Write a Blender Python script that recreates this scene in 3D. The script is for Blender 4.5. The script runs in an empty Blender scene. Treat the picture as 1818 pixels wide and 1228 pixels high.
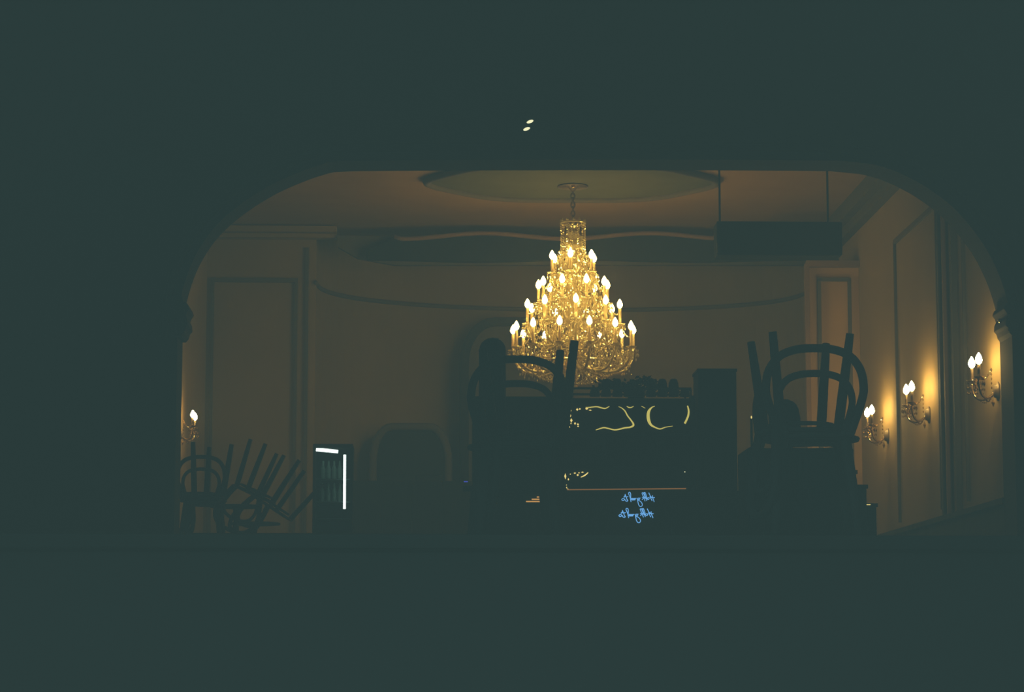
import bpy, math, random
from math import sin, cos, pi, radians, sqrt
from mathutils import Vector, Matrix, Euler
random.seed(7)
sc = bpy.context.scene
# ------------------------------------------------------------------ camera
F = 4400.0; W, H = 1818.0, 1228.0
VX, VY = 750.0, 1190.0                      # where the room axis (+Y) meets the frame
EYE = 1.6
PITCH = math.atan((VY - H/2)/F)
YAW = math.atan((W/2 - VX)/F*cos(PITCH))
cam_d = bpy.data.cameras.new('camera'); cam = bpy.data.objects.new('camera', cam_d)
sc.collection.objects.link(cam); sc.camera = cam
cam.location = (0, 0, EYE)
cam.rotation_euler = (pi/2 + PITCH, 0, -YAW)
cam_d.sensor_width = 36.0; cam_d.lens = F/W*36.0
cam_d.clip_start = 0.05; cam_d.clip_end = 400
# ------------------------------------------------------------------ night sky
world = bpy.data.worlds.new('world'); sc.world = world; world.use_nodes = True
bg = world.node_tree.nodes['Background']
bg.inputs[0].default_value = (0.01, 0.02, 0.02, 1); bg.inputs[1].default_value = 1.0
# mist added to lift the blacks to an even teal veil
veil_mist = world.node_tree.nodes.new('ShaderNodeVolumeScatter')
veil_mist.inputs['Color'].default_value = (1, 1, 1, 1); veil_mist.inputs['Density'].default_value = 0.008
world.node_tree.links.new(veil_mist.outputs[0], world.node_tree.nodes['World Output'].inputs['Volume'])
# unseen spot lights added over the pavement so the mist brightens into a veil
MIST_FILL = 2650.0
for lx, ly in ((-4.5, 3.5), (4.5, 3.5)):
    ld = bpy.data.lights.new('street_lamp_light', 'SPOT'); lo = bpy.data.objects.new('street_lamp_light', ld)
    sc.collection.objects.link(lo); lo.location = (lx, ly, 7.0)
    ld.energy = MIST_FILL; ld.color = (0.52, 1.0, 0.97); ld.spot_size = radians(110); ld.spot_blend = 0.6; ld.shadow_soft_size = 0.15
    lo.rotation_euler = (0, radians(-25 if lx > 0 else 25)*-1, 0)
sc.view_settings.view_transform = 'Standard'; sc.view_settings.look = 'None'
sc.view_settings.exposure = 0.0; sc.view_settings.gamma = 1.0; sc.view_settings.use_curve_mapping = False
sc.cycles.sample_clamp_indirect = 4.0
BULB = 52.0          # radiance of the candle bulbs of the chandelier
SCONCE = 175.0
WARM = (1.0, 0.62, 0.17)

ROT = cam.rotation_euler.to_matrix()
def P(x, y, D):
    """world point at depth Y = D that the photograph shows at pixel x, y"""
    d = ROT @ Vector(((x - W/2)/F, -(y - H/2)/F, -1.0))
    t = D/d.y
    return Vector((d.x*t, D, EYE + d.z*t))
def px(D): return D/F

# ------------------------------------------------------------------ materials
def mat(name, col, rough=0.8, metal=0.0, var=0.12, scale=6.0, spec=0.3, bump=0.0):
    m = bpy.data.materials.new(name); m.use_nodes = True
    nt = m.node_tree; b = nt.nodes['Principled BSDF']
    tc = nt.nodes.new('ShaderNodeTexCoord'); nz = nt.nodes.new('ShaderNodeTexNoise')
    nz.inputs['Scale'].default_value = scale; nz.inputs['Detail'].default_value = 4
    nt.links.new(tc.outputs['Object'], nz.inputs['Vector'])
    r = nt.nodes.new('ShaderNodeValToRGB')
    r.color_ramp.elements[0].position = 0.3; r.color_ramp.elements[1].position = 0.7
    r.color_ramp.elements[0].color = (*[c*(1-var) for c in col], 1)
    r.color_ramp.elements[1].color = (*[min(1, c*(1+var)) for c in col], 1)
    nt.links.new(nz.outputs['Fac'], r.inputs[0]); nt.links.new(r.outputs[0], b.inputs['Base Color'])
    b.inputs['Roughness'].default_value = rough; b.inputs['Metallic'].default_value = metal
    b.inputs['Specular IOR Level'].default_value = spec
    if bump:
        bp = nt.nodes.new('ShaderNodeBump'); bp.inputs['Strength'].default_value = bump
        nt.links.new(nz.outputs['Fac'], bp.inputs['Height']); nt.links.new(bp.outputs[0], b.inputs['Normal'])
    return m
def emis(name, col, s):
    m = bpy.data.materials.new(name); m.use_nodes = True; nt = m.node_tree
    nt.nodes.remove(nt.nodes['Principled BSDF'])
    e = nt.nodes.new('ShaderNodeEmission'); e.inputs[0].default_value = (*col, 1); e.inputs[1].default_value = s
    nt.links.new(e.outputs[0], nt.nodes['Material Output'].inputs[0])
    return m
def crystal(name, col, dif, gl):
    m = bpy.data.materials.new(name); m.use_nodes = True; nt = m.node_tree
    nt.nodes.remove(nt.nodes['Principled BSDF'])
    d = nt.nodes.new('ShaderNodeBsdfTranslucent'); d.inputs[0].default_value = (*[c*dif for c in col], 1)
    d2 = nt.nodes.new('ShaderNodeBsdfDiffuse'); d2.inputs[0].default_value = (*[c*dif for c in col], 1)
    g = nt.nodes.new('ShaderNodeBsdfGlossy'); g.inputs[0].default_value = (*[c for c in col], 1); g.inputs['Roughness'].default_value = gl
    a = nt.nodes.new('ShaderNodeMixShader'); b = nt.nodes.new('ShaderNodeMixShader')
    a.inputs[0].default_value = 0.5; b.inputs[0].default_value = 0.5
    nt.links.new(d.outputs[0], a.inputs[1]); nt.links.new(d2.outputs[0], a.inputs[2])
    nt.links.new(a.outputs[0], b.inputs[1]); nt.links.new(g.outputs[0], b.inputs[2])
    nt.links.new(b.outputs[0], nt.nodes['Material Output'].inputs[0])
    return m
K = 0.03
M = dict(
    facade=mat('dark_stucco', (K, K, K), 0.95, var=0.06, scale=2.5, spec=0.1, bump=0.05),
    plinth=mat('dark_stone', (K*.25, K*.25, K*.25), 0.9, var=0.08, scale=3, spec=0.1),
    stone=mat('carved_stone', (K*.9, K*.9, K*.9), 0.9, var=0.1, scale=12, spec=0.1),
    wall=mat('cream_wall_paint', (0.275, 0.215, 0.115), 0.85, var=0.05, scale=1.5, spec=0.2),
    ceil=mat('ceiling_plaster', (0.285, 0.195, 0.10), 0.9, var=0.05, scale=2.0, spec=0.1),
    medal=mat('sage_plaster', (0.095, 0.10, 0.06), 0.9, var=0.1, scale=3, spec=0.1),
    corner=mat('pale_cream_corner_paint', (0.52, 0.36, 0.18), 0.85, var=0.05, scale=1.5, spec=0.2),  # lamplight on the corner pier put into a paler paint
    line=mat('shaded_moulding_paint', (0.105, 0.098, 0.08), 0.8, var=0.05, spec=0.2),  # moulding shadow lines and cornice shade put in as darker paint
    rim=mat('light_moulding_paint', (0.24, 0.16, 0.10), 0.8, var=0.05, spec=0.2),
    darkroom=mat('dark_green_drapery', (0.018, 0.023, 0.021), 0.95, var=0.08, scale=5, spec=0.05),
    wainscot=mat('dark_wood_panelling', (0.05, 0.06, 0.055), 0.8, var=0.15, scale=4, spec=0.1),
    floor=mat('dark_parquet', (0.05, 0.045, 0.04), 0.6, var=0.2, scale=8),
    wood=mat('black_stained_bentwood', (K*.4, K*.4, K*.4), 0.75, var=0.1, scale=14, spec=0.12),
    cane=mat('dark_plywood_seat', (K*.9, K*.88, K*.84), 0.8, var=0.1, scale=20, spec=0.1),
    black=mat('black_lacquer', (K*.7, K*.7, K*.7), 0.85, var=0.05, scale=5, spec=0.1),
    cloth=mat('black_cloth', (K, K, K), 0.95, var=0.1, scale=9, spec=0.05, bump=0.1),
    steel=mat('polished_steel', (0.5, 0.45, 0.35), 0.18, metal=1.0, var=0.03),
    brass=mat('polished_brass', (0.85, 0.62, 0.25), 0.2, metal=1.0, var=0.05),
    darkbrass=mat('aged_brass', (0.16, 0.13, 0.09), 0.45, metal=0.4, var=0.1),
    candle=crystal('ivory_candle_sleeve', (1.0, 0.88, 0.5), 0.95, 0.6),
    leaf=mat('dark_leaf', (K*.7, K*.95, K*.8), 0.8, var=0.2, scale=20, spec=0.1),
    china=mat('dark_glazed_china', (K*.8, K*.8, K*.8), 0.6, var=0.04, spec=0.2),
    crystal=crystal('cut_crystal', (1.0, 0.92, 0.5), 0.9, 0.16),
    scrystal=crystal('smoky_crystal', (0.9, 0.72, 0.45), 0.2, 0.12),
    bulb=emis('chandelier_bulb_glow', WARM, BULB),
    sbulb=emis('sconce_bulb_glow', WARM, SCONCE),
    led=emis('cold_white_strip_glow', (0.85, 1.0, 0.93), 2.2),
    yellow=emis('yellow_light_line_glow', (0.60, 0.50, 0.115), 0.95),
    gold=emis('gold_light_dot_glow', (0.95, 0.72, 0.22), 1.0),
    blue=emis('blue_neon_glow', (0.15, 0.42, 0.85), 1.0),
    bluedot=emis('blue_indicator_glow', (0.05, 0.07, 0.5), 0.9),
    spot=emis('lamp_lens_glow', (0.9, 0.85, 0.5), 1.2),
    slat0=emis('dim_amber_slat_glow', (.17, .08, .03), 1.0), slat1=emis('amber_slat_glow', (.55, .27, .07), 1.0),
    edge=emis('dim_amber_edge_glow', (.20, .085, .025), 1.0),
    glass=mat('dark_glass', (0.04, 0.07, 0.065), 0.3, var=0.05, spec=0.3),
    bottle=mat('green_bottle_glass', (0.10, 0.20, 0.15), 0.3, var=0.1),
)
# ------------------------------------------------------------------ mesh builder
C = sc.collection
class MB:
    def __init__(s): s.v = []; s.f = []
    def add(s, v, f):
        n = len(s.v); s.v += [tuple(p) for p in v]; s.f += [tuple(i+n for i in q) for q in f]
    def box(s, c, d, rot=None):
        v = [Vector((x*d[0]/2, y*d[1]/2, z*d[2]/2)) for x in (-1, 1) for y in (-1, 1) for z in (-1, 1)]
        if rot is not None: v = [rot @ p for p in v]
        v = [p + Vector(c) for p in v]
        s.add(v, [(0,1,3,2),(4,6,7,5),(0,4,5,1),(2,3,7,6),(0,2,6,4),(1,5,7,3)]); return s
    def tube(s, pts, r, seg=8, closed=False):
        pts = [Vector(p) for p in pts]; n = len(pts)
        rr = r if isinstance(r, (list, tuple)) else [r]*n
        v = []; up = None
        for i, p in enumerate(pts):
            if closed: t = pts[(i+1) % n] - pts[i-1]
            else: t = pts[min(i+1, n-1)] - pts[max(i-1, 0)]
            t.normalize()
            if up is None:
                up = Vector((0,0,1)) if abs(t.z) < .9 else Vector((1,0,0))
            a = t.cross(up).normalized(); b = a.cross(t).normalized(); up = b
            for k in range(seg):
                w = 2*pi*k/seg; v.append(p + a*cos(w)*rr[i] + b*sin(w)*rr[i])
        f = []
        for i in range(n if closed else n-1):
            j = (i+1) % n
            for k in range(seg):
                l = (k+1) % seg; f.append((i*seg+k, i*seg+l, j*seg+l, j*seg+k))
        if not closed:
            f.append(tuple(range(seg-1, -1, -1))); f.append(tuple((n-1)*seg+k for k in range(seg)))
        s.add(v, f); return s
    def lathe(s, prof, c=(0,0,0), seg=16):
        c = Vector(c); v = []; f = []
        for r, z in prof:
            for k in range(seg):
                w = 2*pi*k/seg; v.append(c + Vector((r*cos(w), r*sin(w), z)))
        for i in range(len(prof)-1):
            for k in range(seg):
                l = (k+1) % seg; f.append((i*seg+k, i*seg+l, (i+1)*seg+l, (i+1)*seg+k))
        f.append(tuple(range(seg-1, -1, -1))); f.append(tuple((len(prof)-1)*seg+k for k in range(seg)))
        s.add(v, f); return s
    def gem(s, c, r, h=None):
        h = h or r; c = Vector(c)
        w0 = random.random()*pi
        v = [c+Vector((0,0,h)), c-Vector((0,0,h))] + [c+Vector((r*cos(w0+pi/2*k), r*sin(w0+pi/2*k), 0)) for k in range(4)]
        s.add(v, [(0,2,3),(0,3,4),(0,4,5),(0,5,2),(1,3,2),(1,4,3),(1,5,4),(1,2,5)]); return s
    def prism(s, poly, y0, y1):
        """poly of (x,z) extruded from y0 to y1"""
        n = len(poly)
        v = [Vector((x, y0, z)) for x, z in poly] + [Vector((x, y1, z)) for x, z in poly]
        s.add(v, [tuple(range(n)), tuple(range(2*n-1, n-1, -1))] + [(i, (i+1) % n + 0 if False else i+n, (i+1) % n + n, (i+1) % n) for i in range(n)])
        return s
    def build(s, name, m, parent=None, smooth=False, origin=None, bevel=0.0):
        me = bpy.data.meshes.new(name)
        o0 = Vector(origin) if origin is not None else Vector((0,0,0))
        me.from_pydata([Vector(p)-o0 for p in s.v], [], s.f); me.validate(); me.materials.append(m)
        if smooth:
            for p in me.polygons: p.use_smooth = True
        o = bpy.data.objects.new(name, me); C.objects.link(o)
        if origin is not None: o.location = o0
        if parent is not None: o.parent = parent
        if bevel:
            b = o.modifiers.new('bevel', 'BEVEL'); b.width = bevel; b.segments = 2; b.limit_method = 'ANGLE'
        return o
def tag(o, label, cat, group=None, kind=None):
    o['label'] = label; o['category'] = cat
    if group: o['group'] = group
    if kind: o['kind'] = kind
    return o
def struct(o, label=None):
    o['kind'] = 'structure'
    if label: o['label'] = label
    return o
def empty(name, loc, rz=0):
    o = bpy.data.objects.new(name, None); C.objects.link(o); o.location = loc; o.rotation_euler = (0,0,rz)
    o.empty_display_size = .1
    return o
def kids(o): return [c for c in bpy.data.objects if c.parent == o]
def copy_tree(o, parent=None):
    c = o.copy(); C.objects.link(c)
    if parent is not None: c.parent = parent
    for ch in kids(o): copy_tree(ch, c)
    return c

# ------------------------------------------------------------------ levels
ZF = EYE + 0.566                       # floor of terrace and hall, half a metre above the eye
ZC = P(1016, 325, 27).z                # hall ceiling
XR, XL = 5.03, -2.64
DA, DA2 = 20.5, 20.95                  # facade with the arch
DB = 29.9                              # back wall
# street
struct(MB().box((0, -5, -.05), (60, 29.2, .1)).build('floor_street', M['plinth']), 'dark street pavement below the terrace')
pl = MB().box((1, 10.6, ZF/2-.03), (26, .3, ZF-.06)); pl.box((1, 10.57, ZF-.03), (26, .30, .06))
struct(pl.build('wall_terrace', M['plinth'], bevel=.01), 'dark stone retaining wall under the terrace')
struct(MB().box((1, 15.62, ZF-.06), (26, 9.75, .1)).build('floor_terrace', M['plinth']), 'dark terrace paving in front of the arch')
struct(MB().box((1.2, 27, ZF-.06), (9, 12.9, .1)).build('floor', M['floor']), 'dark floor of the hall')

# ------------------------------------------------------------------ facade with basket arch
AR = [(1797,600),(1795,565),(1790,540),(1780,505),(1765,468),(1745,432),(1718,396),(1690,366),(1655,339),(1620,318),(1580,300),(1540,290),(1490,285)]
AL = [(620,285),(570,292),(525,308),(485,326),(448,348),(412,374),(382,402),(358,434),(340,468),(327,505),(319,540),(316,570),(315,600)]
arch = AR + [(1300,283.5),(1100,283),(850,283.5)] + AL
def _cr(p0, p1, p2, p3, t): return tuple(.5*((2*p1[c]) + (-p0[c]+p2[c])*t + (2*p0[c]-5*p1[c]+4*p2[c]-p3[c])*t*t + (-p0[c]+3*p1[c]-3*p2[c]+p3[c])*t**3) for c in (0, 1))
_a = []
for _i in range(len(arch)-1):
    _q = [arch[max(_i-1, 0)], arch[_i], arch[_i+1], arch[min(_i+2, len(arch)-1)]]
    _a += [arch[_i]] if 11 <= _i <= 15 else [_cr(*_q, t) for t in (0, .33, .67)]
arch = _a + [arch[-1]]
ap = [P(x, y, DA) for x, y in arch]
zb, zt, x0, x1 = ZF-.1, 11.0, -12.0, 14.0
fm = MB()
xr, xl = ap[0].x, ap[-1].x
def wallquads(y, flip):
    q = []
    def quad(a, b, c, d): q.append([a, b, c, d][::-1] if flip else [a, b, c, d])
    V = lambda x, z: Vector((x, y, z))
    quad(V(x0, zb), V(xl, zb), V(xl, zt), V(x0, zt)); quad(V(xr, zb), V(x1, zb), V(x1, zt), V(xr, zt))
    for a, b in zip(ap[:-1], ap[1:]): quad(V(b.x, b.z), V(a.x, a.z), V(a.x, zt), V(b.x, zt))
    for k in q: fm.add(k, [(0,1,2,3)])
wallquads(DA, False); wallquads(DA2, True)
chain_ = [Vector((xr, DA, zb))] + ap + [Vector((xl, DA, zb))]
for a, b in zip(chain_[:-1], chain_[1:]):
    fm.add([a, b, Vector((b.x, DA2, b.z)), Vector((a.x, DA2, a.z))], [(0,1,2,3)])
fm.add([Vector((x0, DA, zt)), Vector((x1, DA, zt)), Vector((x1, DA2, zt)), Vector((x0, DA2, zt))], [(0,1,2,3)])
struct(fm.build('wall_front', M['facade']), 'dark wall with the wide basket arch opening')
# a moulding band standing round the arch on the facade
def offset_chain(d):
    out = []
    n = len(ap)
    for i, p in enumerate(ap):
        t = ap[min(i+1, n-1)] - ap[max(i-1, 0)]; t.normalize()
        nrm = Vector((t.z, 0, -t.x))
        if nrm.z < 0 and abs(nrm.z) > .2: nrm = -nrm
        c = Vector(((xr+xl)/2, DA, ap[0].z - 1))
        if nrm.dot(p - c) < 0: nrm = -nrm
        out.append(p + nrm*d)
    return out
tm = MB()
oc = offset_chain(.10)
tm.tube([p + Vector((0, -.02, 0)) for p in oc], .035, 8)
struct(tm.build('trim_1', M['facade'], smooth=True), 'dark rounded moulding following the arch')

# carved corbels at the arch springing, scroll with brass ball
def corbel(xp, side, label):
    root = empty('corbel', P(xp, 602, DA+.2))
    u = px(DA)*1.0
    # profile of the scroll, s = how far it stands into the opening, h = height above the base
    prof = [(0,0),(.05,.0),(.075,.03),(.085,.07),(.105,.09),(.10,.14),(.085,.17),(.095,.20),(.115,.23),(.10,.27),(.07,.29),(.05,.33),(.0,.34)]
    poly = [(-side*(a), b) for a, b in prof] + [(side*.08, .34), (side*.08, 0)]
    MB().prism(poly, -.22, .22).build('scroll', M['stone'], root, bevel=.006)
    for k in range(4): MB().box((-side*.04, -.235, .05+.075*k), (.10-.012*k, .03, .03)).build('carved_band', M['stone'], root, bevel=.006)
    if side > 0:
        MB().lathe([(.002,-.02),(.014,-.014),(.02,0),(.014,.014),(.002,.02)], (-side*.125, -.1, .145), 12).build('brass_ball', M['brass'], root, smooth=True)
    tag(root, label, 'corbel')
corbel(1797, 1, 'carved dark corbel with a small brass ball at the right springing of the arch')
corbel(315, -1, 'plain carved dark corbel at the left springing of the arch, above the single wall light')

# ------------------------------------------------------------------ hall shell
struct(MB().box(((XR+XL)/2, (DA2+33)/2, ZC+.1), (XR-XL+1.6, 33-DA2, .2)).build('ceiling', M['ceil']), 'warm plaster ceiling of the hall')
DP = 28.2; pc1 = P(1432, 600, DP)          # front of the corner pier
struct(MB().box((XR+.1, (DA2+30.0)/2, (ZF+ZC)/2), (.2, 30.0-DA2, ZC-ZF)).build('wall_right', M['wall']), 'panelled cream wall with three wall lights')
struct(MB().box((XL-.1, (DA2+DB)/2, (ZF+ZC)/2), (.2, DB-DA2, ZC-ZF)).build('wall_left', M['wall']), 'cream wall behind the left side of the arch')
# back wall: flat bay on the left, shallow apse, chamfered corner on the right
XA0 = P(560, 600, DB).x; XA1 = P(1436, 600, 30.3).x
XM = (XA0+XA1)/2; HW = (XA1-XA0)/2; YA1 = 30.3
def apse(t):   # t 0..1 along the apse
    w = pi - pi*t
    c = cos(w)
    base = DB + (YA1-DB)*t
    return Vector((XM + HW*c, base + 2.0*sin(w)**.8 if sin(w) > 1e-9 else base, 0))
line_back = [Vector((XL-.1, DB, 0))] + [apse(i/48) for i in range(49)] + [Vector((XR, 30.0, 0))]
bm_ = MB()
for a, b in zip(line_back[:-1], line_back[1:]):
    bm_.add([Vector((a.x, a.y, ZF)), Vector((b.x, b.y, ZF)), Vector((b.x, b.y, ZC)), Vector((a.x, a.y, ZC))], [(0,1,2,3)])
    bm_.add([Vector((a.x, a.y+.2, ZF)), Vector((b.x, b.y+.2, ZF)), Vector((b.x, b.y+.2, ZC)), Vector((a.x, a.y+.2, ZC))], [(3,2,1,0)])
struct(bm_.build('wall_back', M['wall']), 'cream back wall curving into a shallow apse')
# mouldings
tn = [1]
def trim(m, mt, label, **k):
    tn[0] += 1; return struct(m.build('trim_%d' % tn[0], mt, **k), label)
zl = P(560, 502, DB).z
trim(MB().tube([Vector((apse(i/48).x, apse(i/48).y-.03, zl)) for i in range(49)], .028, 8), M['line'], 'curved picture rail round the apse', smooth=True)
def frontal(x, y, D): return P(x, y, D)
# left bay panel and pilaster lines (on the frontal wall)
for x in (378, 526, 546):
    a = P(x, 498 if x < 540 else 440, DB-.02); b = P(x, 600, DB-.02)
    trim(MB().box((a.x, DB-.02, (a.z+ZF+1)/2), (.035, .04, a.z-ZF-1)), M['line'], 'vertical moulding on the left bay')
a, b = P(375, 497, DB-.02), P(529, 497, DB-.02)
trim(MB().box(((a.x+b.x)/2, DB-.02, a.z), (b.x-a.x, .045, .05)), M['line'], 'panel head moulding on the left bay')
a, b = P(345, 421, DB-.1), P(598, 421, DB-.1)
cm = MB().box(((a.x+b.x)/2, DB-.08, a.z+.02), (b.x-a.x, .16, .05)); cm.box(((a.x+b.x)/2, DB-.12, a.z+.09), (b.x-a.x, .24, .07))
trim(cm, M['wall'], 'stepped cornice over the left bay')
# right wall cornice and panelling
ZP = P(1640, 398, XR*F/(1640-VX)).z
cr = MB().box((XR-.10, (DA2+30.0)/2, ZC-.09), (.20, 30.0-DA2, .18)); cr.box((XR-.05, (DA2+30.0)/2, ZC-.24), (.10, 30.0-DA2, .12))
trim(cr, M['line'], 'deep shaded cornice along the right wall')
def DR(x): return XR*F/(x-VX)
for (xa, xb) in ((1603, 1680), (1728, 1900)):
    ya, yb = max(DR(xb), DA2+.05), DR(xa)
    m = MB(); m.box((XR-.012, (ya+yb)/2, ZP), (.03, yb-ya, .05)); m.box((XR-.012, ya, (ZP+ZF+.98)/2), (.03, .04, ZP-ZF-.98)); m.box((XR-.012, yb, (ZP+ZF+.98)/2), (.03, .04, ZP-ZF-.98))
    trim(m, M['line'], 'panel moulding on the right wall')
for xa in (1688, 1697, 1713):
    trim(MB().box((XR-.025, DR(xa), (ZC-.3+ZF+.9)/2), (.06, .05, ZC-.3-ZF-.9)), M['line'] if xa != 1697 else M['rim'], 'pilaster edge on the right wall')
# chamfer pilaster with inner panel
dv = (Vector((pc1.x, DP, 0)) - Vector((XR, DP, 0))); L = dv.length; dv.normalize(); nv = Vector((-dv.y, dv.x, 0)); 
if nv.y > 0: nv = -nv
def cham(s, z, off=.035): return Vector((XR, DP, 0)) + dv*s + nv*off + Vector((0, 0, z))
cang = math.atan2(dv.y, dv.x)
RZ = Matrix.Rotation(cang, 3, 'Z')
zt_ = P(1480, 497, DP).z
m = MB()
s0, s1 = L*.19, L*.76
_pz = P(1480, 470, DP).z
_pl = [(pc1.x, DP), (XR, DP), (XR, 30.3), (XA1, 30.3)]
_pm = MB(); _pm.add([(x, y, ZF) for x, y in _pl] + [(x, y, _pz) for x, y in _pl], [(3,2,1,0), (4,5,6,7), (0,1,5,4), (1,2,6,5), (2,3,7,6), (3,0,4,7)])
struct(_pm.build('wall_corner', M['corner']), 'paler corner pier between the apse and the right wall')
for s in (s0, s1): m.box(cham(s, (zt_+ZF+1)/2), (.04, .03, zt_-ZF-1), RZ)
m.box(cham((s0+s1)/2, zt_), (s1-s0+.04, .03, .04), RZ)
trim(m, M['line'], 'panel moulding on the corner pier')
zt2 = P(1480, 470, DP).z
m = MB(); m.box(cham(L/2, zt2, .05), (L, .1, .07), RZ); m.box(cham(L*.99, (zt2+ZF)/2, .04), (.05, .08, zt2-ZF), RZ)
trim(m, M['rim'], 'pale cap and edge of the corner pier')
# wainscot
ZW = P(1640, 935, DR(1640)).z
m = MB().box((XR-.03, (DA2+30.0)/2, (ZW+ZF)/2), (.06, 30.0-DA2, ZW-ZF)); m.box((XR-.05, (DA2+30.0)/2, ZW), (.10, 30.0-DA2, .05))
trim(m, M['wainscot'], 'dark wood dado along the right wall')
m = MB()
for a, b in zip(line_back[:-1], line_back[1:]):
    c = (a+b)/2; d = b-a; ang = math.atan2(d.y, d.x)
    m.box((c.x, c.y-.05, (ZW+ZF)/2), (d.length+.01, .06, ZW-ZF), Matrix.Rotation(ang, 3, 'Z'))
trim(m, M['wainscot'], 'dark wood dado along the back wall')
# doorway in the apse: dark leaf in a basket headed frame
def basket(xa, xb, yt, yb, D, rx, ry, n=8):
    pts = [(xb, yb), (xb, yt+ry)]
    for i in range(1, n): w = pi/2*i/n; pts.append((xb-rx+rx*cos(w), yt+ry-ry*sin(w)))
    pts += [(xb-rx, yt), (xa+rx, yt)]
    for i in range(1, n): w = pi/2*i/n; pts.append((xa+rx-rx*sin(w), yt+ry-ry*cos(w)))
    pts += [(xa, yt+ry), (xa, yb)]
    return [P(x, y, D) for x, y in pts]
Dd = 30.9
bp = basket(662, 796, 758, 1110, Dd, 34, 62)
root = struct(MB().prism([(p.x, p.z) for p in bp], Dd, Dd+.9).build('door_1', M['darkroom']), 'dark arched doorway in the back wall')
m = MB(); m.tube([p + Vector((0, -.02, 0)) for p in bp], .05, 8); m.build('door_frame', M['line'], root, smooth=True)
for s in (-1, 1):
    c = P(729+s*33, 900, Dd); MB().box((c.x, Dd-.015, c.z-.25), (.34, .03, 1.3)).build('door_panel', M['darkroom'], root, bevel=.02)
MB().tube([P(733, 925, Dd-.03), P(733, 945, Dd-.03)], .012, 8).build('door_handle', M['darkbrass'], root)
# blind arch moulding in the middle of the apse
bp = basket(824, 1010, 571, 990, 31.2, 55, 75)
trim(MB().tube([Vector((p.x, 31.2, p.z)) for p in bp], .06, 8), M['darkroom'], 'dark moulding of a blind arch behind the chandelier', smooth=True)
m = MB().prism([(p.x, p.z) for p in bp], 31.3, 31.9)
trim(m, M['line'], 'shaded panel inside the blind arch')

# scalloped pelmet across the apse
def wavy(x): return 418 + 5*sin((x-640)/93.0*2) + (4 if 700 < x < 1270 else 0)
top = [(P(x, wavy(x), DB-.35)) for x in range(700, 1493, 12)]
bot = [(P(x, 462+2*sin(x/60), DB-.35)) for x in range(1491, 640, -12)]
# tapering left end
poly = [(p.x, p.z) for p in top] + [(p.x, p.z) for p in bot] + [(P(650, 447, DB-.35).x, P(650, 447, DB-.35).z)]
pm = empty('pelmet', (P(1050, 440, DB-.35).x, DB-.35, P(1050, 462, DB).z))
o = MB().prism([(x-pm.location.x, z-pm.location.z) for x, z in poly], 0, .12).build('drape', M['darkroom'], pm)
MB().tube([Vector((p.x-pm.location.x, -.01, p.z-pm.location.z+.02)) for p in top], .028, 8).build('top_rail', M['rim'], pm, smooth=True)
tag(pm, 'dark scalloped pelmet running across the back of the hall under the ceiling', 'pelmet')
poly = [P(598, 418, DB-.2), P(720, 420, DB-.2), P(1490, 420, DB-.2), P(1490, 470, DB-.2), P(700, 470, DB-.2), P(635, 458, DB-.2), P(600, 438, DB-.2)]
trim(MB().prism([(p.x, p.z) for p in poly], DB-.2, DB-.1), M['line'], 'shaded ceiling beam behind the pelmet')

# ceiling medallion: lobed disc with rim
cx, cy = P(1015, 325, 26.8).x, 26.8
ra, rb = 255*px(26.8), 1.02
def lob(w, k=1.0): 
    q = 1 + .03*cos(6*w + .3)
    return Vector((ra*k*q*cos(w), rb*k*q*sin(w), 0))
root = empty('ceiling_medallion', (cx, cy, ZC))
n = 96
v = [lob(2*pi*i/n, .985)+Vector((0,0,-.006)) for i in range(n)] + [lob(2*pi*i/n, .985)+Vector((0,0,-.03)) for i in range(n)]
f = [tuple(range(2*n-1, n-1, -1))] + [(i, (i+1) % n, (i+1) % n+n, i+n) for i in range(n)]
mm = MB(); mm.add(v, f); mm.build('field', M['medal'], root)
MB().tube([lob(2*pi*i/n)+Vector((0,0,-.03)) for i in range(n)], .045, 8, closed=True).build('rim', M['line'], root, smooth=True)
tag(root, 'large lobed sage green plaster medallion on the hall ceiling around the chandelier hook', 'medallion')

# ------------------------------------------------------------------ chandelier
CH = Vector((P(1017, 325, 27).x, 27.0, 0)); 
def cz(y): return P(1017, y, 27).z
ch = empty('chandelier', (CH.x, CH.y, cz(692))); Z0 = cz(692)
tag(ch, 'huge tiered crystal chandelier of lit candle bulbs hanging in the middle of the hall', 'chandelier')
U = px(27.0)
def zz(y): return cz(y) - Z0
MB().lathe([(.02, zz(341)), (.03, zz(337)), (.07, zz(331)), (.13, zz(325)), (.17, ZC-Z0-.05), (.17, ZC-Z0-.035)], seg=24).build('canopy', M['darkbrass'], ch, smooth=True)
MB().lathe([(.003,-.025),(.018,-.017),(.025,0),(.018,.017),(.003,.025)], (0, -.09, zz(333)), 12).build('canopy_ball', M['brass'], ch, smooth=True)
m = MB(); zc = zz(340); i = 0
while zc > zz(396):
    r = .022
    ring = [Vector((r*cos(w) if i % 2 else 0, 0 if i % 2 else r*cos(w), zc + .035*sin(w))) for w in [2*pi*k/10 for k in range(10)]]
    m.tube(ring, .007, 5, closed=True); zc -= .05; i += 1
m.build('chain', M['darkbrass'], ch)
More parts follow.
